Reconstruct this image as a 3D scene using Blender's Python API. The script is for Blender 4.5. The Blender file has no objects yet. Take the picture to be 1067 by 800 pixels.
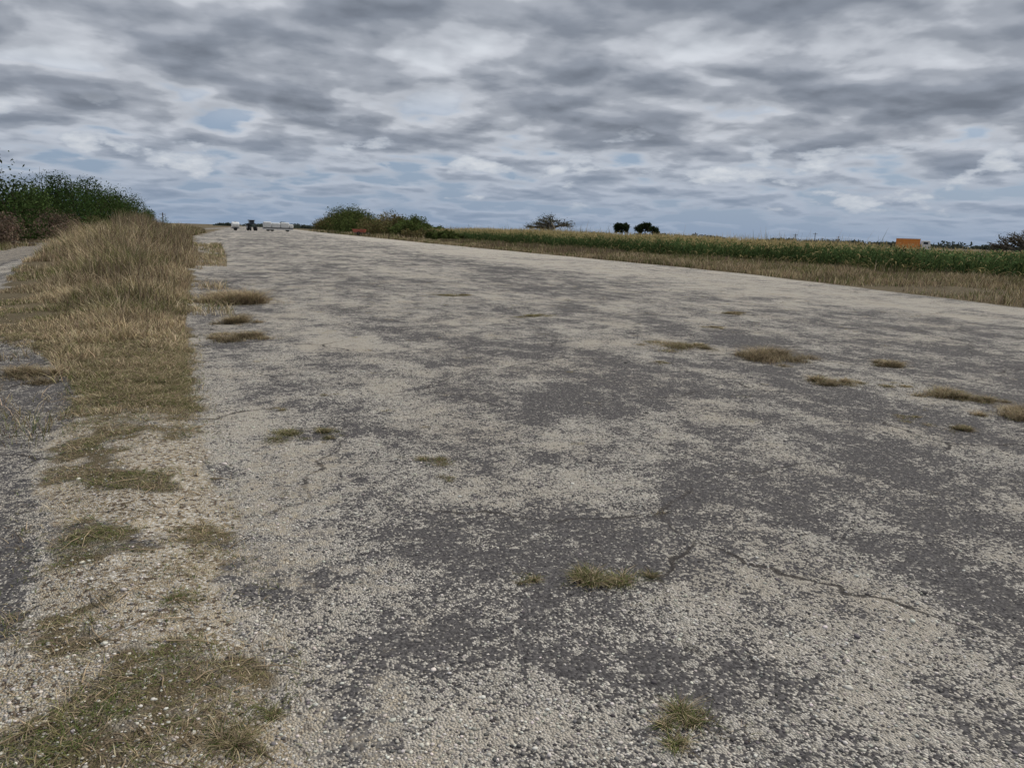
import bpy, math, numpy as np
from mathutils import Matrix, Vector
rng=np.random.default_rng(7)
S=bpy.context.scene
S.view_settings.view_transform='Standard'; S.view_settings.look='None'; S.view_settings.exposure=0

# ---------------------------------------------------------------- noise
def _h(ix,iy,seed):
    n=(ix.astype(np.int64)*374761393+iy.astype(np.int64)*668265263+seed*1442695041)&0xFFFFFFFF
    n=((n^(n>>13))*1274126177)&0xFFFFFFFF
    n=(n^(n>>16))&0xFFFFFF
    return n/float(0xFFFFFF)
def vn(x,y,seed=0):
    x=np.asarray(x,float);y=np.asarray(y,float)
    ix=np.floor(x);iy=np.floor(y);fx=x-ix;fy=y-iy
    fx=fx*fx*(3-2*fx);fy=fy*fy*(3-2*fy)
    a=_h(ix,iy,seed);b=_h(ix+1,iy,seed);c=_h(ix,iy+1,seed);d=_h(ix+1,iy+1,seed)
    return (a*(1-fx)+b*fx)*(1-fy)+(c*(1-fx)+d*fx)*fy
def fbm(x,y,seed=0,o=4):
    s=0;a=.5;t=0;x=np.asarray(x,float);y=np.asarray(y,float)
    x,y=.8*x-.6*y,.6*x+.8*y
    for i in range(o):
        s=s+a*vn(x*2**i+17.3*i,y*2**i-9.1*i,seed+i);t+=a;a*=.5
    return s/t
def sst(a,b,x):
    t=np.clip((x-a)/(b-a),0,1);return t*t*(3-2*t)

# ---------------------------------------------------------------- layout (metres, Y = along the runway)
def stripR(y): return np.interp(y,[0,2.7,3.6,4.7,6.6,8.4,14.9,22,42,103,200,400],[.1,-.02,-.15,-.3,-.5,-.75,-1.2,-1.7,-2.9,-7.5,-10,-14])
def stripL(y): return np.interp(y,[0,2.7,3.4,5.3,6.8,8.5,10.5,12.4,20,28,48,100],[-1.1,-1.0,-.95,-1.35,-1.5,-1.75,-2.5,-4.0,-5.6,-7.4,-10,-13])
def roadR(y): return np.interp(y,[0,16,23,31,40,53,75,103,158,300],[20.0,20.2,21.4,22.5,22.8,22.3,21.3,20.8,20.2,19])
def cornF(y): return np.interp(y,[-40,26,35,43,53,64,96,250],[34,33,32,31.5,30.2,28.5,28,28])
def height(x,y):
    z=0.006*(fbm(x*1.3,y*1.3,3,3)-.5)+0.05*(fbm(x*.12,y*.12,5,2)-.5)
    L=stripL(y);R=stripR(y)
    ins=sst(R+.1,R-.5,x)*sst(L-.3,L+.4,x)
    z=z+ins*(0.03+0.04*fbm(x*3,y*3,8,3))
    z=z+0.45*sst(R-.5,R-5,x)*sst(L-2,L+1,x)*sst(15,60,y)
    z=z+1.0*sst(-14,-22,x)*sst(15,40,y)*sst(300,150,y)
    z=z+0.12*sst(roadR(y)+.2,roadR(y)+2.5,x)*(.4+fbm(x*.5,y*.5,9,3))
    z=z-0.15*sst(32,38,x)
    return z
def zones(x,y):
    jx=x+0.55*(fbm(x*1.1,y*1.1,31,4)-.5)*np.clip(1+y*.03,1,4)
    L=stripL(y);R=stripR(y);RR=roadR(y)
    j2=x+2.2*(fbm(x*.35,y*.25,41,4)-.5)
    M=0.235+1.0*(fbm(x*.30,y*.13,11,3)-.5)+1.1*(fbm(x*1.1,y*.7,12,4)-.5)+1.7*(fbm(x*3.1,y*2.6,14,3)-.5)
    M=M+0.47*sst(1.5,-.1,j2-0.12*np.clip(y-3,0,6))*sst(16,7,y)
    M=M-0.17*sst(1.5,4,j2)*sst(14,9,j2)*sst(2.5,4,y)*sst(17,10,y)
    M=M+0.50*sst(11,16,j2+.1*np.clip(y-12,-6,6))*sst(7,13,y)
    M=M+0.10*sst(18,60,y)
    M=M-0.16*sst(6,11,j2)*sst(10,6,y)
    M=M+0.10*sst(4.2,2.4,y)*sst(2.5,.5,x)
    strip=sst(R+.05,R-.12,jx)*sst(L-.08,L+.15,jx)
    soil=strip*sst(6.0,7.5,y)*.9
    soil=np.maximum(soil,strip*sst(.52,.60,fbm(x*2.6,y*2.6,21,4))*.75*sst(8,6,y))
    soil=np.maximum(soil,1.3*sst(RR-.5,RR+.3,j2*.25+x*.75))
    sand=strip*(1-soil)
    # limestone fines drifting from the verge onto the pavement
    sand=np.maximum(sand,.42*sst(R+1.6,R+.1,jx)*sst(R-.2,R,jx)*sst(13,6,y)*sst(.35,.6,fbm(x*1.2,y*.8,95,3)))
    trk=sst(L,L-1,x)*sst(14,20,y)
    sand=np.maximum(sand,trk*.45*sst(L-7,L-5,x))
    soil=np.maximum(soil,sst(L-5.5,L-7,x)*sst(10,20,y))
    leftTar=sst(L+.05,L-.1,jx)*sst(22,12,y)
    M=np.where((leftTar>.5)|(x<L-.5),-0.42+0.7*fbm(x*2,y*2,77,3),M)
    sand=np.maximum(sand,leftTar*sst(.45,.62,fbm(x*1.4,y*1.0,88,4))*sst(4.8,3.4,y)*.8)
    return np.clip(M,-.45,1.1),np.clip(soil,0,1.3),np.clip(sand,0,1)

# ---------------------------------------------------------------- mesh helper
def mk(name,V,F,mat,col=None,smooth=False,parent=None):
    V=np.asarray(V,np.float32);F=np.asarray(F,np.int32)
    me=bpy.data.meshes.new(name)
    me.vertices.add(len(V));me.vertices.foreach_set('co',V.ravel())
    k=F.shape[1]
    me.loops.add(F.size);me.loops.foreach_set('vertex_index',F.ravel())
    me.polygons.add(len(F));me.polygons.foreach_set('loop_start',np.arange(0,F.size,k,dtype=np.int32))
    me.polygons.foreach_set('loop_total',np.full(len(F),k,np.int32))
    if smooth: me.polygons.foreach_set('use_smooth',np.ones(len(F),bool))
    if col is not None:
        a=me.color_attributes.new('Col','FLOAT_COLOR','POINT')
        c=np.ones((len(V),4),np.float32);c[:,:3]=col;a.data.foreach_set('color',c.ravel())
    me.update(calc_edges=True)
    me.materials.append(mat)
    o=bpy.data.objects.new(name,me);S.collection.objects.link(o)
    if parent: o.parent=parent
    return o

# ---------------------------------------------------------------- materials
class NT:
    def __init__(s,t): s.t=t
    def n(s,ty,**k):
        n=s.t.nodes.new(ty)
        for a,b in k.items(): setattr(n,a,b)
        return n
    def l(s,a,b): s.t.links.new(a,b)
    def m(s,op,a,b=None,c=None,clamp=False):
        n=s.n('ShaderNodeMath',operation=op);n.use_clamp=clamp
        for i,v in enumerate((a,b,c)):
            if v is None: continue
            if isinstance(v,(int,float)): n.inputs[i].default_value=v
            else: s.l(v,n.inputs[i])
        return n.outputs[0]
    def mix(s,f,a,b,bt='MIX'):
        n=s.n('ShaderNodeMixRGB',blend_type=bt)
        for i,v in enumerate((f,a,b)):
            if isinstance(v,(int,float)): n.inputs[i].default_value=v
            elif isinstance(v,tuple): n.inputs[i].default_value=(*v,1)
            else: s.l(v,n.inputs[i])
        return n.outputs[0]
    def mr(s,v,a,b,c=0.,d=1.,smooth=False):
        n=s.n('ShaderNodeMapRange');
        if smooth: n.interpolation_type='SMOOTHSTEP'
        s.l(v,n.inputs[0])
        for i,x in enumerate((a,b,c,d)): n.inputs[i+1].default_value=x
        return n.outputs[0]
    def noise(s,vec,sc,det=4,rough=.55,dist=0):
        n=s.n('ShaderNodeTexNoise');n.inputs['Scale'].default_value=sc;n.inputs['Detail'].default_value=det
        n.inputs['Roughness'].default_value=rough;n.inputs['Distortion'].default_value=dist
        s.l(vec,n.inputs['Vector']);return n.outputs[0]
    def vor(s,vec,sc,feat='F1'):
        n=s.n('ShaderNodeTexVoronoi');n.voronoi_dimensions='2D';n.feature=feat;n.inputs['Scale'].default_value=sc;s.l(vec,n.inputs['Vector']);return n
    def scale(s,vec,x,y,z):
        n=s.n('ShaderNodeMapping');n.inputs['Scale'].default_value=(x,y,z);s.l(vec,n.inputs['Vector']);return n.outputs[0]
def newmat(name):
    m=bpy.data.materials.new(name);m.use_nodes=True
    t=m.node_tree;b=t.nodes['Principled BSDF'];return m,NT(t),b

def ground_mat():
    m,g,b=newmat('ground_gravel_asphalt')
    co=g.n('ShaderNodeTexCoord').outputs['Object']
    at=g.n('ShaderNodeAttribute',attribute_name='Col');sp=g.n('ShaderNodeSeparateXYZ');g.l(at.outputs['Vector'],sp.inputs[0])
    M,soil,sand=sp.outputs
    n1=g.noise(g.scale(co,1,.6,1),.9,5,.62);n2=g.noise(co,6.0,4,.68);n3=g.noise(co,26,2,.6)
    P=g.m('ADD',M,g.m('MULTIPLY',g.m('SUBTRACT',n1,.5),1.3))
    P=g.m('ADD',P,g.m('MULTIPLY',g.m('SUBTRACT',n2,.5),2.7))
    P=g.m('ADD',P,g.m('MULTIPLY',g.m('SUBTRACT',n3,.5),1.4))
    P=g.mr(P,-.15,.95,.04,.95)
    v1=g.vor(co,105);v2=g.vor(co,46)
    s1=g.n('ShaderNodeSeparateColor');g.l(v1.outputs['Color'],s1.inputs[0])
    s2=g.n('ShaderNodeSeparateColor');g.l(v2.outputs['Color'],s2.inputs[0])
    L1=g.mr(g.m('SUBTRACT',P,s1.outputs[0]),-.05,.05)
    L2=g.mr(g.m('SUBTRACT',g.m('MULTIPLY',P,.4),s2.outputs[0]),-.03,.03)
    Lm=g.m('MAXIMUM',L1,L2)
    val=g.m('ADD',g.m('MULTIPLY',s1.outputs[1],.75),g.m('MULTIPLY',s2.outputs[1],.35))
    light=g.mix(val,(.20,.185,.16),(.62,.58,.515))
    light=g.mix(g.mr(P,.6,.95,0,.45),light,(.47,.42,.345))
    light=g.mix(g.mr(n1,.45,.65,0,.35),light,(.40,.345,.27))
    dark=g.mix(s1.outputs[2],(.033,.031,.032),(.125,.117,.115))
    dark=g.mix(g.mr(n2,.40,.65,0,.5),dark,(.075,.069,.066))
    col=g.mix(Lm,dark,light)
    # worn-through cracks in the asphalt
    wn=g.n('ShaderNodeTexNoise');wn.inputs['Scale'].default_value=1.6;wn.inputs['Detail'].default_value=4;g.l(co,wn.inputs['Vector'])
    vc=g.vor(g.mix(.35,co,wn.outputs[1],'LINEAR_LIGHT'),.42,'DISTANCE_TO_EDGE')
    crack=g.m('MULTIPLY',g.mr(vc.outputs['Distance'],.004,.0085,1,0),g.mr(n1,.42,.55,0,.85))
    col=g.mix(crack,col,(.035,.03,.028))
    sandc=g.mix(g.mr(n2,.35,.65),(.20,.155,.10),(.45,.38,.275))
    sandc=g.mix(g.mr(s1.outputs[0],.55,.63),sandc,light)
    sandc=g.mix(g.mr(s2.outputs[0],.16,.12),sandc,(.13,.10,.075))
    col=g.mix(g.mr(g.m('ADD',sand,g.m('MULTIPLY',g.m('SUBTRACT',n2,.5),1.4)),.3,.7),col,sandc)
    soilc=g.mix(g.mr(n2,.3,.7),(.075,.058,.036),(.19,.15,.095))
    soilc=g.mix(g.mr(n3,.45,.65),soilc,(.12,.10,.055))
    col=g.mix(g.mr(g.m('ADD',soil,g.m('MULTIPLY',g.m('SUBTRACT',n2,.5),1.5)),.35,.75),col,soilc)
    g.l(col,b.inputs['Base Color']);b.inputs['Roughness'].default_value=.95
    b.inputs['Specular IOR Level'].default_value=.15
    hgt=g.m('MULTIPLY',g.m('SUBTRACT',.5,v1.outputs['Distance']),g.m('ADD',.35,Lm))
    bp=g.n('ShaderNodeBump');bp.inputs['Strength'].default_value=.85;bp.inputs['Distance'].default_value=.010
    g.l(hgt,bp.inputs['Height']);g.l(bp.outputs[0],b.inputs['Normal'])
    return m
def plant_mat(name,trans=.35,rough=.7):
    m,g,b=newmat(name)
    at=g.n('ShaderNodeAttribute',attribute_name='Col')
    d=g.n('ShaderNodeBsdfDiffuse');g.l(at.outputs['Color'],d.inputs[0])
    g.t.nodes.remove(b)
    if trans<=0:
        g.l(d.outputs[0],g.t.nodes['Material Output'].inputs[0]);return m
    tr=g.n('ShaderNodeBsdfTranslucent');g.l(at.outputs['Color'],tr.inputs[0])
    mx=g.n('ShaderNodeMixShader');mx.inputs[0].default_value=trans
    g.l(d.outputs[0],mx.inputs[1]);g.l(tr.outputs[0],mx.inputs[2])
    g.l(mx.outputs[0],g.t.nodes['Material Output'].inputs[0]);return m
def attr_mat(name,rough=.9):
    m,g,b=newmat(name);at=g.n('ShaderNodeAttribute',attribute_name='Col')
    d=g.n('ShaderNodeBsdfDiffuse');g.l(at.outputs['Color'],d.inputs[0]);g.l(d.outputs[0],g.t.nodes['Material Output'].inputs[0]);g.t.nodes.remove(b);return m
def paint(name,c,rough=.5,metal=0.):
    m,g,b=newmat(name);co=g.n('ShaderNodeTexCoord').outputs['Object'];n=g.noise(co,3,6,.6)
    g.l(g.mix(g.mr(n,.45,.75),c,tuple(x*.72+.02 for x in c)),b.inputs['Base Color'])
    b.inputs['Roughness'].default_value=rough;b.inputs['Metallic'].default_value=metal;return m
MG=ground_mat();MP=plant_mat('dry_grass_blades',.2);ML=plant_mat('leaves',.25,.6);MB=attr_mat('stones')

# ---------------------------------------------------------------- ground
def axis(fine,lim,step,gr):
    a=list(np.arange(0,fine,step));s=step
    while a[-1]<lim: s*=gr;a.append(a[-1]+s)
    return a
xp=axis(10,5000,.06,1.03);xs=np.array(sorted([-v for v in xp[1:]]+xp))
yp=axis(6,5000,.05,1.017);yn=axis(1,300,.2,1.15);ys=np.array(sorted([-v for v in yn[1:]]+yp))
X,Y=np.meshgrid(xs,ys);Xf=X.ravel();Yf=Y.ravel()
Z=height(Xf,Yf);m_,so,sa=zones(Xf,Yf)
nx=len(xs);ny=len(ys)
i=np.arange(ny-1)[:,None]*nx+np.arange(nx-1)[None,:];i=i.ravel()
mk('ground',np.stack([Xf,Yf,Z],1),np.stack([i,i+1,i+nx+1,i+nx],1),MG,np.stack([m_,so,sa],1),smooth=True)

# ---------------------------------------------------------------- loose stones
t=(1+5**.5)/2
ico=np.array([(-1,t,0),(1,t,0),(-1,-t,0),(1,-t,0),(0,-1,t),(0,1,t),(0,-1,-t),(0,1,-t),(t,0,-1),(t,0,1),(-t,0,-1),(-t,0,1)],float)/1.9
icf=np.array([(0,11,5),(0,5,1),(0,1,7),(0,7,10),(0,10,11),(1,5,9),(5,11,4),(11,10,2),(10,7,6),(7,1,8),(3,9,4),(3,4,2),(3,2,6),(3,6,8),(3,8,9),(4,9,5),(2,4,11),(6,2,10),(8,6,7),(9,8,1)])
N=120000
d=1.6+ (rng.random(N)**1.25)*8.5
an=math.radians(18.4)+(rng.random(N)-.5)*math.radians(84)
px=d*np.sin(an);py=d*np.cos(an)
M,so,sa=zones(px,py)
keep=rng.random(N)<np.clip(.10+1.1*M,.07,1)*(1-.8*np.clip(so,0,1))*(1-.4*sa)
px=px[keep];py=py[keep];M=np.clip(M[keep],0,1);N=len(px);dk=d[keep]
r=.0022+.0062*rng.random(N)**3.5+dk*.00028;r*=np.where(rng.random(N)<.012,2.0,1)
V=ico[None]*(1+.35*(rng.random((N,12,1))-.5))
sc=np.stack([.75+.6*rng.random(N),.75+.5*rng.random(N),.35+.3*rng.random(N)],1)*r[:,None]
V=V*sc[:,None,:]
a=rng.random(N)*6.28;ca,sn=np.cos(a)[:,None],np.sin(a)[:,None]
V=np.stack([V[...,0]*ca-V[...,1]*sn,V[...,0]*sn+V[...,1]*ca,V[...,2]],2)
V[...,0]+=px[:,None];V[...,1]+=py[:,None];V[...,2]+=(height(px,py)+r*.12)[:,None]
b=rng.random(N);base=np.where((rng.random(N)<.45+.45*M)[:,None],np.array([.63,.59,.525])*(.34+.78*b[:,None]),np.array([.13,.122,.12])*(.5+b[:,None]))
base=base*(1+.10*(rng.random((N,3))-.5))
mk('loose_gravel',V.reshape(-1,3),(icf[None]+12*np.arange(N)[:,None,None]).reshape(-1,3),MB,np.repeat(base,12,0))

# ---------------------------------------------------------------- blades
def blades(px,py,hg,wd,col,lean=.5,segs=3,z0=None,curl=.6,tipcol=None):
    N=len(px);ang=rng.random(N)*6.2832;ln=lean*(.2+rng.random(N))*hg
    fa=ang+1.57+(rng.random(N)-.5)*1.5
    s=np.linspace(0,1,segs+1)
    hx=np.cos(ang)[:,None]*ln[:,None]*s**(1+curl);hy=np.sin(ang)[:,None]*ln[:,None]*s**(1+curl)
    hz=hg[:,None]*(s-.25*lean*s**2.5)
    w=(wd[:,None]*(1-s**1.6*.9))*.5
    wx=np.cos(fa)[:,None]*w;wy=np.sin(fa)[:,None]*w
    zb=(height(px,py) if z0 is None else z0)[:,None]-.01
    A=np.stack([px[:,None]+hx-wx,py[:,None]+hy-wy,zb+hz],2);B=np.stack([px[:,None]+hx+wx,py[:,None]+hy+wy,zb+hz],2)
    V=np.stack([A,B],2).reshape(N,-1,3)
    k=2*(segs+1);f=np.array([[2*j,2*j+1,2*j+3,2*j+2] for j in range(segs)])
    F=f[None]+k*np.arange(N)[:,None,None]
    C=np.repeat(col[:,None,:],k,1)
    if tipcol is not None:
        ss=np.repeat(s,2)[None,:,None];C=C*(1-ss)+tipcol[:,None,:]*ss
    return V.reshape(-1,3),F.reshape(-1,4),C.reshape(-1,3)
def join(parts):
    Vs=[];Fs=[];Cs=[];o=0
    for V,F,C in parts:
        Vs.append(V);Fs.append(F+o);Cs.append(C);o+=len(V)
    return np.concatenate(Vs),np.concatenate(Fs),np.concatenate(Cs)
STRAW=np.array([.54,.44,.29]);DRY=np.array([.34,.27,.17]);BRN=np.array([.16,.12,.085]);GRN=np.array([.10,.13,.04]);OLV=np.array([.20,.19,.085])
def pal(N,w,var=.35):
    P=np.stack([STRAW,DRY,BRN,OLV,GRN]);idx=rng.choice(5,N,p=np.array(w)/sum(w))
    return P[idx]*(1+var*(rng.random((N,1))-.5)*2)*(1+.12*(rng.random((N,3))-.5))

parts=[]
N=150000
py=1.6+rng.random(N)**1.2*10.4;L=stripL(py);R=stripR(py);px=L-.15+(R-L+.3)*rng.random(N)
edge=np.minimum(px-L,R-px);f=fbm(px*2.6,py*2.6,21,4);f2=fbm(px*9,py*9,22,3)
right=np.exp(-((px-(R-.20))/.15)**2)
dens=.75*sst(.53,.66,f+.13*right+.55*(f2-.5)+.07*sst(3.4,2.6,py)*right-.05*sst(3.6,4.4,py)*sst(6.4,5.6,py))*sst(-.10,.10,edge+.3*(f2-.5))+.05
dens=np.maximum(dens,sst(5.6,8.0,py+1.8*(f2-.5))*sst(-.1,.1,edge+.3*(f2-.5))*sst(.40,.53,.5*f2+.5*f+.05))
k=rng.random(N)<dens;px,py,R=px[k],py[k],R[k];N=len(px)
hg=(.014+.026*rng.random(N))*(.6+1.2*fbm(px*4,py*4,23,2))+.06*rng.random(N)*sst(6.2,8.5,py)
g=sst(11.0,2.5,py)
c=np.where((rng.random(N)<.24+.6*g*sst(.44,.58,fbm(px*3,py*3,29,3)))[:,None],pal(N,[0,1,1,4,5]),pal(N,[3,5,4,1.5,.4]))
parts.append(blades(px,py,hg,.002+.0016*rng.random(N)+py*.00028,c,lean=1.9,segs=3))
def tall(N,y0,y1,xl,xr,hf,wf,w,pw=1.,lean=.55,cl=1.2,thr=.35,soft=.2,seed=61,hv=.9):
    py=y0+rng.random(N)**pw*(y1-y0);a=xl(py);b=xr(py);px=a+(b-a)*rng.random(N)
    f=fbm(px*cl,py*cl,seed,3);k=rng.random(N)<sst(thr,thr+soft,f);px,py,f=px[k],py[k],f[k]
    N=len(px);f3=fbm(px*cl*2.2,py*cl*2.2,seed+9,2)
    hg=hf(px,py)*(.25+.8*rng.random(N)**1.5)*(.30+hv*f+.75*f3)*np.where(rng.random(N)<.04,1.35,1)
    cc=fbm(px*.45,py*.45,seed+5,3)[:,None];c3=fbm(px*2.5,py*2.5,seed+11,2)[:,None]
    grn=sst(.48,.60,fbm(px*.6,py*.6,seed+7,3))
    c=np.where((rng.random(N)<.7*grn)[:,None],pal(N,[1,1,2,3,3]),pal(N,w))*(.4+.8*cc+.5*c3)
    return blades(px,py,hg,wf(py)*(.6+.8*rng.random(N)),c,lean=lean,segs=3)
def hh(x,y):
    h=np.interp(y,[6,8,10,13,18,25,38,60,110],[.04,.07,.12,.22,.40,.64,.98,1.3,1.4])
    h=h*np.clip(.35+(stripR(y)-x)*.6/np.clip(y*.05,.8,3),.35,1.1)
    return h*(.16+.84*sst(-.27,-.155,x/np.clip(y,12,58)))
ww=lambda y: .0022+.00050*y
parts.append(tall(54000,6.8,17,lambda y:stripL(y)-.1,lambda y:stripR(y)-.03,hh,ww,[6,5,2.5,1,.5],lean=.95,cl=1.8,thr=.50,soft=.08,hv=1.3))
parts.append(tall(150000,12,46,lambda y:stripL(y),lambda y:stripR(y)-.1,hh,ww,[6,5,3,1,.4],pw=1.3,lean=.75,cl=.9,thr=.49,soft=.08,hv=1.3))
parts.append(tall(65000,40,150,lambda y:stripL(y)+1.5,lambda y:stripR(y)-.5,hh,ww,[4,5,3,2,.6],lean=.5,cl=.4,thr=.40))
parts.append(tall(14000,12,70,lambda y:stripR(y)-.3,lambda y:stripR(y)+.4+.02*y,lambda x,y:.26+0*x,ww,[5,4,2,1,.5],lean=1.,cl=.8,thr=.52,soft=.08,seed=91))
parts.append(tall(60000,22,90,lambda y:stripL(y)-12,lambda y:stripL(y)-2.5,lambda x,y:.35+0*x,ww,[3,5,6,2,.6],lean=.6,cl=.4,thr=.42,seed=93))
parts.append(tall(16000,6,16,lambda y:stripL(y)-4,lambda y:stripL(y)-.1,lambda x,y:.16+0*x,ww,[2,4,4,2,1],lean=1.2,cl=1.2,thr=.56,soft=.06,seed=97))
n=700;py=12+rng.random(n)**1.3*60;px=stripR(py)-.4-(stripR(py)-stripL(py)-1)*rng.random(n)*.7
for j in range(6):
    parts.append(blades(px+rng.normal(0,.03,n),py+rng.normal(0,.03,n),hh(px,py)*(.95+.7*rng.random(n)),.007+.0007*py,pal(n,[1,3,6,1,.2]),lean=.25,segs=2))
V,F,C=join(parts);mk('dry_grass_strip',V,F,MP,C)

T=[(.2,6.0,.17,.05,.8),(.5,6.0,.13,.045,.7),(1.1,5.1,.13,.035,.6),(1.12,4.7,.07,.03,.6),(1.16,3.12,.05,.04,.6),(1.5,3.0,.17,.06,.7),(1.37,1.95,.13,.05,.7),
(-.45,17.1,.6,.36,.0),(-.2,11.6,.34,.12,.15),(-.45,13.6,.25,.16,.1),(5.9,9.9,.42,.07,.4),(6.6,8.7,.38,.17,.05),(6.2,7.0,.22,.10,.25),(6.7,6.8,.28,.04,.4),(8.0,8.0,.2,.10,.2),(7.0,6.2,.2,.12,.2),(7.2,5.9,.14,.07,.3),
(5.8,5.0,.17,.05,.4),(6.9,5.2,.2,.16,.05),(5.7,5.4,.12,.03,.5),(9.8,14.4,.3,.06,.3),(5.2,14.1,.30,.05,.6),(-.02,2.42,.05,.04,.6),(-.12,2.25,.08,.05,.5),(-2.3,8.9,.25,.18,.1),(-2.7,8.4,.2,.14,.1),(4.6,19,.35,.05,.6),(4.9,8.6,.13,.03,.5),(0.1,6.9,.06,.03,.5),(.65,7.4,.08,.03,.3),(7.9,12.0,.2,.04,.3)]
parts=[]
for (x,y,R0,H,gq) in T:
    n=int(2200*(R0/.2)**1.1);q=int(7+R0*30)
    cx=x+rng.normal(0,R0*.7,q);cy=y+rng.normal(0,R0*.62,q);wt=rng.random(q)**2.2+.04;ci=rng.choice(q,n,p=wt/wt.sum())
    cs=R0*(.08+.24*rng.random(q))
    px=cx[ci]+rng.normal(0,1,n)*cs[ci];py=cy[ci]+rng.normal(0,1,n)*cs[ci]
    dd=np.hypot((px-x)/1.3,py-y)/R0
    hg=H*(.3+.9*rng.random(n))*np.clip(1.2-dd*.45,.25,1)*(.5+.9*wt[ci])
    c=pal(n,[3.5*(1-gq)+.3,4*(1-gq)+.5,1.6,2*gq+.4,4*gq])*(.6+.5*rng.random(q))[ci][:,None]
    parts.append(blades(px,py,hg,.002+.0013*rng.random(n)+.00025*y,c,lean=1.6,segs=3))
n=260;sx=rng.random(n)**1.2*16-1;sy=2+rng.random(n)**.7*22
for x,y in zip(sx,sy):
    k=rng.integers(15,80);R0=(.012+.04*rng.random()**2)*(1+y*.06);px=x+rng.normal(0,R0*1.3,k);py=y+rng.normal(0,R0*.8,k)
    parts.append(blades(px,py,.012+.025*rng.random(k),.002+.0003*py,pal(k,[3,4,2,2,1.5]),lean=1.5,segs=3))
V,F,C=join(parts);mk('grass_tufts',V,F,MP,C)

parts=[]
parts.append(tall(240000,4,130,lambda y:roadR(y)+.0,lambda y:cornF(y)+.3,lambda x,y:(.32+0*x),lambda y:.008+.0005*y,[4,6,4,2,.8],lean=.7,cl=.35,thr=.24,seed=101,pw=1.25))
parts.append(tall(40000,8,110,lambda y:roadR(y)+1.5,lambda y:cornF(y)-1,lambda x,y:.52+0*x,lambda y:.01+.0005*y,[0,2,8,1,.3],lean=.4,cl=.22,thr=.45,soft=.06,seed=111))
parts.append(tall(24000,30,110,lambda y:roadR(y)+3,lambda y:cornF(y),lambda x,y:.45+0*x,lambda y:.01+.0006*y,[0,0,1,4,8],lean=.6,cl=.18,thr=.52,soft=.05,seed=121))
parts.append(tall(30000,120,330,lambda y:roadR(y)+.1,lambda y:roadR(y)+14,lambda x,y:.8+0*x,lambda y:.01+.0006*y,[3,5,3,3,2],lean=.6,cl=.2,thr=.3,seed=131))
V,F,C=join(parts);mk('dry_grass_margin',V,F,MP,C)

# ---------------------------------------------------------------- corn
def leaves(bx,by,bz,L,a,b_,w,ang,col,segs=4,tip=None):
    s=np.linspace(0,1,segs+1);N=len(bx)
    r=L[:,None]*s;z=bz[:,None]+L[:,None]*(a[:,None]*s-b_[:,None]*s**2)
    x=bx[:,None]+np.cos(ang)[:,None]*r;y=by[:,None]+np.sin(ang)[:,None]*r
    wv=w[:,None]*(.55+1.2*s-1.7*s**2).clip(.04)*.5
    wx=-np.sin(ang)[:,None]*wv;wy=np.cos(ang)[:,None]*wv
    A=np.stack([x-wx,y-wy,z+wv*.5],2);B=np.stack([x+wx,y+wy,z-wv*.2],2)
    V=np.stack([A,B],2).reshape(N,-1,3);k=2*(segs+1);f=np.array([[2*j,2*j+1,2*j+3,2*j+2] for j in range(segs)])
    C=np.repeat(col[:,None,:],k,1)
    return V.reshape(-1,3),(f[None]+k*np.arange(N)[:,None,None]).reshape(-1,4),C.reshape(-1,3)
def corn(rows,r0,dy,y0,y1,nl,segs=4):
    P=[]
    xx=[];yy=[]
    for k in range(rows):
        y=np.arange(y0,y1,dy)+rng.random(len(np.arange(y0,y1,dy)))*dy*.8
        x=cornF(y)+(r0+k)*.78+rng.normal(0,.07,len(y))
        q=rng.random(len(y))<.95;xx.append(x[q]);yy.append(y[q])
    x=np.concatenate(xx);y=np.concatenate(yy);n=len(x)
    hs=np.interp(y,[15,30,45,70,110],[1.42,1.46,1.52,1.68,1.85])
    H=hs*(.84+.26*rng.random(n))*(.82+.36*fbm(x*.12,y*.12,201,3));z=height(x,y)
    tone=(.6+.8*fbm(x*.2,y*.2,203,3))[:,None]
    yel=np.clip(sst(.42,.58,fbm(x*.05,y*.035,207,3))*.6+.8*sst(32,52,y)*sst(130,95,y),0,1)[:,None]
    cs=np.array([.14,.165,.06])*tone
    P.append(blades(x,y,H,np.full(n,.05),cs,lean=.05,segs=2,z0=z))
    for j in range(nl):
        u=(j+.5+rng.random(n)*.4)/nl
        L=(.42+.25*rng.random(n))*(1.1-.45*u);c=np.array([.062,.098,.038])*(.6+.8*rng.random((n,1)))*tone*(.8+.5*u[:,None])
        dry=rng.random((n,1))<(.05+.25*(u[:,None]<.2)+.50*yel*(u[:,None]>.75));c=np.where(dry,np.array([.36,.30,.15]),c)
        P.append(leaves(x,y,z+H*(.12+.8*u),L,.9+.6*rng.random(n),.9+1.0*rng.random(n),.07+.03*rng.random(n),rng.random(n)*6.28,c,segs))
    for j in range(4):
        tc=np.array([.52,.42,.22])*(.7+.5*rng.random((n,1)))
        P.append(blades(x,y,(.09+.13*rng.random(n))*(.6+1.9*yel[:,0]),np.full(n,.036),tc,lean=.7,segs=2,z0=z+H*.93))
    return P
parts=corn(6,0,.24,12,110,9)+corn(17,6,.5,12,120,5,3)+corn(12,0,.6,110,230,6,3)
V,F,C=join(parts);mk('corn_field',V,F,ML,C)
parts=[tall(50000,55,260,lambda y:cornF(y)+9,lambda y:cornF(y)+24,lambda x,y:2.05+0*x,lambda y:.03+.0004*y,[6,5,1,2,.6],lean=.35,cl=.12,thr=.34,seed=141)]
V,F,C=join(parts);mk('tall_dry_reeds',V,F,MP,C)

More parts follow.
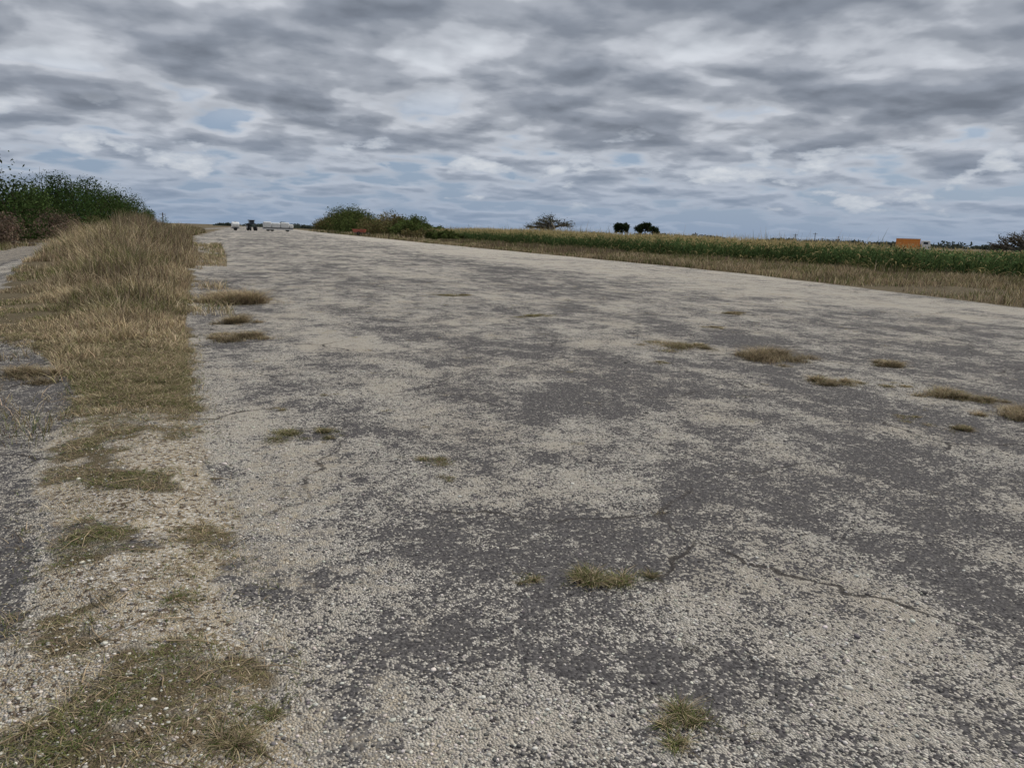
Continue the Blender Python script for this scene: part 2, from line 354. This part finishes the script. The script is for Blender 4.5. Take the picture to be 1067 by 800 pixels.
# ---------------------------------------------------------------- bushes and trees
def tube(p0,p1,r0,r1,col,n=5):
    p0=np.array(p0,float);p1=np.array(p1,float);d=p1-p0;d/=np.linalg.norm(d)+1e-9
    a=np.cross(d,[.3,.1,1.] if abs(d[2])<.9 else [1,0,0]);a/=np.linalg.norm(a);b=np.cross(d,a)
    t=np.arange(n)*6.2832/n;ring=np.cos(t)[:,None]*a+np.sin(t)[:,None]*b
    V=np.concatenate([p0+ring*r0,p1+ring*r1]);F=np.array([[i,(i+1)%n,n+(i+1)%n,n+i] for i in range(n)])
    return V,F,np.repeat(np.array(col)[None],2*n,0)
parts=[]
for k in range(150):
    y=2+rng.random()**1.2*7;x=float(stripL(y)+(stripR(y)-stripL(y))*rng.random());a=rng.random()*6.28;l=.06+.20*rng.random()**2
    z0=float(height(np.array([x]),np.array([y]))[0]);x2=x+math.cos(a)*l;y2=y+math.sin(a)*l;z2=float(height(np.array([x2]),np.array([y2]))[0])
    c=np.array([.30,.23,.15])*(.5+rng.random());mx=((x+x2)/2+rng.normal()*.01,(y+y2)/2+rng.normal()*.01,(z0+z2)/2+.018)
    parts.append(tube((x,y,z0+.006),mx,.002+.002*rng.random(),.002,c));parts.append(tube(mx,(x2,y2,z2+.008),.002,.001,c))
V,F,C=join(parts);mk('dead_stalks',V,F,MB,C)
def leafq(P,size,col):
    N=len(P);a=rng.normal(size=(N,3));a/=np.linalg.norm(a,axis=1)[:,None];b=rng.normal(size=(N,3));b=np.cross(a,b);b/=np.linalg.norm(b,axis=1)[:,None]
    s=(size*(.5+rng.random(N)))[:,None]
    V=np.stack([P-a*s,P-b*s*.45,P+a*s,P+b*s*.45],1)
    return V.reshape(-1,3),np.arange(4*N).reshape(-1,4),np.repeat(col,4,0)
BARK=(.10,.08,.06)
def bush(name,x,y,w,dp,h,nl=14,nleaf=6000,ls=.09,col=(.05,.085,.022),var=.5,z=None,lo=.0,spray=0.):
    z=float(height(np.array([x]),np.array([y]))[0]) if z is None else z
    parts=[];cs=[]
    for k in range(nl):
        a=rng.random()*6.28;rr=rng.random()**.6
        cx=x+math.cos(a)*rr*w*.40;cy=y+math.sin(a)*rr*dp*.40
        R=(.13+.16*rng.random())*min(w,h*1.6)
        top=h*(1-.35*rr**2)*(.62+.42*rng.random())
        cz=z+max(top-R*.8,R*.4);cs.append((cx,cy,cz,R,.6+.8*rng.random()))
        m=(x+(cx-x)*.5,y+(cy-y)*.5,z+(cz-z)*.45)
        parts.append(tube((x+(cx-x)*.25,y+(cy-y)*.25,z-.1),m,.03*h*.4,.02*h*.35,BARK));parts.append(tube(m,(cx,cy,cz+R*.3),.02*h*.35,.008*h*.3,BARK))
        if rng.random()<.8:
            e=(cx+rng.normal()*R*.5,cy+rng.normal()*R*.5,cz+R*(.9+.3*rng.random()));parts.append(tube((cx,cy,cz),e,.01*h*.3,.004*h*.3,BARK))
    cs=np.array(cs);ci=rng.integers(0,nl,nleaf)
    dv=rng.normal(size=(nleaf,3));dv/=np.linalg.norm(dv,axis=1)[:,None]
    lump=.65+.75*fbm(dv[:,0]*2.5+ci*7,dv[:,1]*2.5+dv[:,2]*3,301,3)
    rad=cs[ci,3]*lump*(.45+.68*rng.random(nleaf)**.6)
    P=cs[ci,:3]+dv*rad[:,None]*np.array([1,1,.85])
    low=rng.random(nleaf)<.22;P[low,2]=z+(P[low,2]-z)*rng.random(low.sum())
    P[:,2]=np.maximum(P[:,2],z+lo+.02)
    cl=fbm(P[:,0]*1.5+P[:,2],P[:,1]*1.5,303,3)
    c=np.array(col)[None]*(cs[ci,4]*(.45+1.1*cl)*(1+var*(rng.random(nleaf)-.5)))[:,None]*(1+.2*(rng.random((nleaf,3))-.5))
    parts.append(leafq(P,ls,c));V,F,C=join(parts);return mk(name,V,F,ML,C)
for (x,y,w,dp,h,col) in [(-17.5,54,9,8,5.7,(.055,.085,.028)),(-21,62,8,8,5.6,(.05,.08,.028)),(-18,73,6,8,3.8,(.06,.09,.03)),(-19.0,84,8,9,5.6,(.045,.075,.025)),(-18.2,95,9,10,6.2,(.05,.08,.025)),(-18.5,107,9,11,5.9,(.055,.085,.028)),(-18.8,121,9,12,4.9,(.06,.09,.03)),(-18.5,138,9,14,3.5,(.065,.095,.03)),(-25,47,8,8,4.8,(.05,.085,.025)),(-25,75,8,12,4.8,(.05,.08,.025))]:
    bush('bush',x,y,w,dp,h,nl=24,nleaf=11000,ls=.10,col=col)
for (x,y,w,dp,h) in [(-15.2,44,5,6,2.0),(-15.0,51,4,6,2.2),(-15.5,59,4,7,2.3),(-15.5,68,4,7,2.3),(-16,78,4,9,2.3),(-16,90,4,9,2.2),(-16.5,105,5,12,2.2),(-17,39,6,6,2.2),(-20,38,6,6,2.6),(-17.5,125,5,14,2.2)]:
    bush('dry_scrub',x,y,w,dp,h,nl=18,nleaf=6500,ls=.07,col=(.17,.13,.095) if rng.random()<.6 else (.11,.105,.05))
yy=108
while yy<330:
    h=float(np.interp(yy,[108,125,150,200,260,330],[1.0,2.2,3.6,5.6,8.0,6.6]))*(.75+.5*rng.random())
    bush('thicket',25+rng.random()*5,yy,8+h*.6,9,h,nl=16,nleaf=5000,ls=.12+.0004*yy,col=(.085,.108,.036) if rng.random()<.7 else (.15,.13,.06))
    yy+=7+yy*.02
bush('bush',37.8,190,6,6,4.2,nl=10,nleaf=4000,ls=.18,col=(.022,.04,.015))
def tree(name,x,y,h,cw,col,nleaf=5000,ls=.25,bare=False):
    z=float(height(np.array([x]),np.array([y]))[0]);parts=[];tips=[]
    def br(p,d,L,r,dep):
        d=d/np.linalg.norm(d);q=p+d*L;parts.append(tube(p,q,r,r*.68,BARK if not bare else (.15,.135,.11),5))
        if dep==0: tips.append(q);return
        for k in range(3 if dep<4 else 4):
            nd=d+rng.normal(size=3)*(.55)*np.array([cw/h*1.6,cw/h*1.6,.7]);nd[2]+=.12
            br(q,nd,L*(.68+.2*rng.random()),r*.62,dep-1)
    br(np.array([x,y,z-.1]),np.array([.03,.02,1.]),h*(.27 if not bare else .12),h*.03,4 if not bare else 5)
    tips=np.array(tips)
    V,F,C=join(parts);mz=V[:,2].max()-z;sc=h/mz;mw=np.percentile(np.abs(V[:,0]-x),96);sw=cw*.5/mw
    for A in (V,tips):
        A[:,2]=z+(A[:,2]-z)*sc;A[:,0]=x+(A[:,0]-x)*sw;A[:,1]=y+(A[:,1]-y)*sw
    V[:,2]=np.maximum(V[:,2],z-.1);tips[:,2]=np.maximum(tips[:,2],z+.1)
    k=rng.integers(0,len(tips),nleaf);P=tips[k]+rng.normal(size=(nleaf,3))*h*.05
    c=np.array(col)[None]*(.5+.9*rng.random((nleaf,1)))
    V,F,C=join([(V,F,C),leafq(P,ls,c)]);return mk(name,V,F,ML,C)
tree('bare_tree',70.7,187,6.8,11,(.09,.10,.05),nleaf=2500,ls=.12,bare=True)
tree('broadleaf_tree',132,269,6.2,5.5,(.03,.045,.02),nleaf=8000)
tree('broadleaf_tree',140.5,265,6.6,7.0,(.03,.045,.02),nleaf=8000)
tree('bare_tree',70.5,56,3.4,4.5,(.13,.11,.07),nleaf=900,ls=.06,bare=True)
tree('bare_tree',73.5,54,3.2,4,(.13,.11,.07),nleaf=900,ls=.06,bare=True)
parts=[]
for k in range(90):
    u=rng.random();ang=math.radians(22+34*u) if k<75 else math.radians(-3+10*rng.random());D=600+300*rng.random();h=2.6+2.6*rng.random()**2
    x=D*math.sin(ang);y=D*math.cos(ang);n=260
    w=6+14*rng.random();P=np.array([x,y,0])+rng.normal(size=(n,3))*np.array([w*.4,w*.4,0]);P[:,2]=rng.random(n)*h*np.exp(-((P[:,0]-x)/w)**2)
    parts.append(leafq(P,1.0,np.array([.07,.085,.07])[None]*(.7+.6*rng.random((n,1)))))
V,F,C=join(parts);mk('distant_treeline',V,F,ML,C)

# ---------------------------------------------------------------- vehicles
def empty(name,loc,rot):
    e=bpy.data.objects.new(name,None);S.collection.objects.link(e);e.location=loc;e.rotation_euler=(0,0,rot);return e
def box(name,c,s,mat,par,bev=.03,taper=None):
    bpy.ops.mesh.primitive_cube_add(size=1,location=(0,0,0));o=bpy.context.object;o.name=name
    for v in o.data.vertices:
        v.co.x*=s[0];v.co.y*=s[1];v.co.z*=s[2]
        if taper and v.co.z>0: v.co.x=v.co.x*taper[0]+taper[2]*s[0];v.co.y*=taper[1]
    o.data.materials.append(mat);o.parent=par;o.location=c
    if bev: md=o.modifiers.new('b','BEVEL');md.width=bev;md.segments=2
    return o
def cyl(name,c,r,w,mat,par,axis='Y',v=24,bev=.02):
    bpy.ops.mesh.primitive_cylinder_add(radius=r,depth=w,vertices=v,location=(0,0,0));o=bpy.context.object;o.name=name
    if axis=='Y': o.rotation_euler=(math.pi/2,0,0)
    if axis=='X': o.rotation_euler=(0,math.pi/2,0)
    o.data.materials.append(mat);o.parent=par;o.location=c
    if bev: md=o.modifiers.new('b','BEVEL');md.width=bev;md.segments=2
    return o
ORG=paint('orange_paint',(.80,.28,.05));WHT=paint('white_paint',(.78,.78,.76));BLK=paint('tyre_rubber',(.02,.02,.02),.9);GLS=paint('window_glass',(.03,.04,.05),.1);GRY=paint('grey_steel',(.18,.18,.19),.5,.5);RED=paint('red_paint',(.38,.10,.06));DGR=paint('dark_green_paint',(.03,.05,.04))
e=empty('box_truck',(95.3,93.7,.42),math.radians(-46));e.scale=(.95,.9,.80)
box('chassis',(0,0,.62),(5.2,1.0,.18),GRY,e)
box('cargo_box',(-.65,0,1.72),(3.5,2.0,1.95),ORG,e,.05)
for k in range(6): box(f'box_rib_{k}',(-2.2+k*.62,0,1.72),(.06,2.06,1.85),ORG,e,.01)
box('roof_rim',(-.65,0,2.72),(3.56,2.06,.08),WHT,e,.01)
box('cab',(1.95,0,1.55),(1.5,1.9,1.75),WHT,e,.1,(.80,.92,-.05))
box('side_window',(1.9,0,1.95),(.66,1.84,.45),GLS,e,.03)
box('windscreen',(2.44,0,1.9),(.2,1.5,.55),GLS,e,.03)
box('bumper',(2.74,0,.6),(.15,1.9,.3),GRY,e)
for sx in (-1.7,1.85):
    for sy in (-.85,.85): cyl('wheel',(sx,sy,.1),.52,.28,BLK,e);cyl('hub',(sx,sy*1.17,.1),.2,.06,WHT,e)
e=empty('tractor',(-2.0,232,0.1),math.radians(-75))
box('hood',(1.0,0,1.35),(1.7,.8,.75),DGR,e,.1,(.9,.85,0));box('cab_base',(-.3,0,1.35),(1.3,1.4,.8),DGR,e,.05)
box('cab_glass',(-.35,0,2.2),(1.35,1.45,1.1),GLS,e,.05,(.9,.9,0));box('cab_roof',(-.35,0,2.85),(1.6,1.7,.2),BLK,e,.05)
for sy in (-.95,.95):
    cyl('rear_wheel',(-.6,sy,.95),.95,.5,BLK,e);cyl('rear_hub',(-.6,sy*1.25,.95),.4,.1,WHT,e);cyl('front_wheel',(1.5,sy*.85,.55),.55,.35,BLK,e)
    box('fender',(-.6,sy,1.95),(1.2,.5,.1),DGR,e)
cyl('exhaust',(1.0,.3,2.1),.05,1.0,GRY,e,'Z')
e=empty('covered_trailer',(5.2,236,.05),math.radians(4))
box('bed',(0,0,.85),(8.5,2.3,.25),GRY,e)
box('side_skirt',(0,0,.62),(8.2,2.2,.3),WHT,e,.03)
for k,(xx,w,hh_) in enumerate([(-3,2.3,1.7),(-.6,2.4,1.45),(1.9,2.4,1.6),(3.7,1.1,1.1)]): box(f'wrapped_load_{k}',(xx,0,.98+hh_/2),(w,2.1,hh_),WHT,e,.3)
for xx in (-2.8,-1.7,2.6):
    for sy in (-.95,.95): cyl('wheel',(xx,sy,.45),.45,.28,BLK,e)
e=empty('water_tank_trailer',(-6.3,228,.05),math.radians(10))
cyl('tank',(0,0,1.5),.8,2.0,WHT,e,'X',bev=.2);box('frame',(0,0,.6),(2.4,1.3,.15),GRY,e);box('drawbar',(1.7,0,.6),(1.2,.12,.12),GRY,e);cyl('filler_cap',(0,0,2.35),.2,.15,GRY,e,'Z')
box('saddle',(0,0,.75),(1.5,1.1,.25),GRY,e)
for sy in (-.75,.75): cyl('wheel',(0,sy,.4),.4,.22,BLK,e)
e=empty('farm_cart',(20.6,170,.1),math.radians(-20))
box('tub',(0,0,1.0),(2.4,1.4,.7),RED,e,.04,(1.15,1.15,0));box('axle_frame',(0,0,.55),(2.0,.9,.12),GRY,e);box('drawbar',(1.7,0,.5),(1.4,.1,.1),GRY,e)
for sy in (-.7,.7): cyl('wheel',(0,sy,.42),.42,.2,BLK,e)
def pole(x,y,h):
    e=empty('utility_pole',(x,y,0),math.atan2(y,x)+1.57);cyl('mast',(0,0,h/2),.16,h,BMAT,e,'Z',8,0);box('crossarm',(0,0,h-.6),(2.2,.14,.14),BMAT,e,0)
    for k in (-.95,-.3,.95): cyl('insulator',(k,0,h-.42),.06,.2,WHT,e,'Z',8,0)
BMAT=paint('weathered_wood',(.10,.085,.07),.9)
for D,u,h in [(420,818,5.6),(430,838,6.5),(440,862,5.2),(330,716,4.2),(300,172,5.0)]:
    an=math.atan((u-533.5)/791)+math.radians(18.4);pole(D*math.sin(an),D*math.cos(an),h)

# ---------------------------------------------------------------- sky + sun
az=math.radians(75);el=math.radians(52)
W=bpy.data.worlds.new('sky');S.world=W;W.use_nodes=True;g=NT(W.node_tree);bg=W.node_tree.nodes['Background']
sk=g.n('ShaderNodeTexSky');sk.sky_type='NISHITA';sk.sun_disc=False;sk.sun_elevation=el;sk.sun_rotation=az
co=g.n('ShaderNodeTexCoord').outputs['Generated'];sx=g.n('ShaderNodeSeparateXYZ');g.l(co,sx.inputs[0])
z=g.m('MAXIMUM',sx.outputs[2],0.0);zp=g.m('ADD',z,.17)
cb=g.n('ShaderNodeCombineXYZ');g.l(g.m('DIVIDE',sx.outputs[0],zp),cb.inputs[0]);g.l(g.m('DIVIDE',sx.outputs[1],zp),cb.inputs[1]);p=cb.outputs[0]
nA=g.noise(p,2.5,5,.47,.1);nB=g.noise(p,.8,2,.5)
d=g.m('ADD',nA,g.m('MULTIPLY',g.m('SUBTRACT',nB,.5),.40))
of=g.n('ShaderNodeVectorMath',operation='ADD');g.l(p,of.inputs[0]);of.inputs[1].default_value=(.04,.06,0)
nA2=g.noise(of.outputs[0],2.5,3,.47,.1)
rel=g.m('SUBTRACT',nA,nA2)
d=g.m('ADD',d,g.mr(z,.03,.15,-.05,.085,True))
r=g.n('ShaderNodeValToRGB');cr=r.color_ramp;cr.elements[0].position=.38;cr.elements[0].color=(.57,.605,.66,1);cr.elements[1].position=.80;cr.elements[1].color=(.185,.21,.255,1)
for pos,c in [(.48,(.49,.52,.575,1)),(.56,(.35,.38,.435,1)),(.66,(.25,.28,.335,1))]:
    q=cr.elements.new(pos);q.color=c
cr.interpolation='EASE'
g.l(d,r.inputs[0])
cl=g.mix(1.,r.outputs[0],g.mix(g.mr(rel,-.10,.10),(1.15,1.14,1.13),(.86,.87,.88)),'MULTIPLY')
nish=g.mix(1.,sk.outputs[0],(.1,.1,.1),'MULTIPLY')
blue=g.mix(.75,nish,(.25,.33,.47))
# blue openings only low over the horizon, where the deck thins out
cov=g.m('MAXIMUM',g.mr(d,.36,.47,0,1,True),g.mr(z,.10,.18,0,1,True))
skyc=g.mix(cov,blue,cl)
haze=g.m('POWER',g.m('SUBTRACT',1.,g.mr(z,0,.13)),1.4)
skyc=g.mix(g.m('MULTIPLY',haze,.82),skyc,(.25,.335,.47))
pc=g.n('ShaderNodeCombineXYZ');g.l(g.m('MULTIPLY',sx.outputs[0],9.),pc.inputs[0]);g.l(g.m('MULTIPLY',sx.outputs[1],9.),pc.inputs[1]);g.l(g.m('MULTIPLY',sx.outputs[2],24.),pc.inputs[2])
nc=g.noise(pc.outputs[0],1.3,5,.55)
band=g.m('MULTIPLY',g.mr(z,.025,.045,0,1,True),g.mr(z,.15,.09,0,1,True))
cm=g.m('MULTIPLY',g.mr(nc,.54,.61,0,1,True),band)
skyc=g.mix(g.m('MULTIPLY',cm,.85),skyc,g.mix(g.mr(nc,.55,.69),(.40,.45,.53),(.68,.71,.75)))
g.l(skyc,bg.inputs[0]);bg.inputs[1].default_value=1.0
sl=bpy.data.lights.new('sun','SUN');sl.energy=3.1;sl.angle=math.radians(4);sl.color=(1,.96,.89);so_=bpy.data.objects.new('sun',sl);S.collection.objects.link(so_)
dv=Vector((math.sin(az)*math.cos(el),math.cos(az)*math.cos(el),math.sin(el)));so_.rotation_euler=dv.to_track_quat('Z','Y').to_euler()

# ---------------------------------------------------------------- camera
yaw=math.radians(18.4);p_=math.radians(11.22);ro=math.radians(1.75)
R0=Vector((math.cos(yaw),-math.sin(yaw),0));Fw=Vector((math.sin(yaw)*math.cos(p_),math.cos(yaw)*math.cos(p_),-math.sin(p_)));U0=R0.cross(Fw)
Rv=R0*math.cos(ro)+U0*math.sin(ro);Uv=-R0*math.sin(ro)+U0*math.cos(ro)
M4=Matrix(((Rv.x,Uv.x,-Fw.x,0),(Rv.y,Uv.y,-Fw.y,0),(Rv.z,Uv.z,-Fw.z,1.6),(0,0,0,1)))
cd=bpy.data.cameras.new('camera');cd.sensor_width=36;cd.lens=26.69;cd.clip_end=12000;cam=bpy.data.objects.new('camera',cd);S.collection.objects.link(cam);cam.matrix_world=M4;S.camera=cam
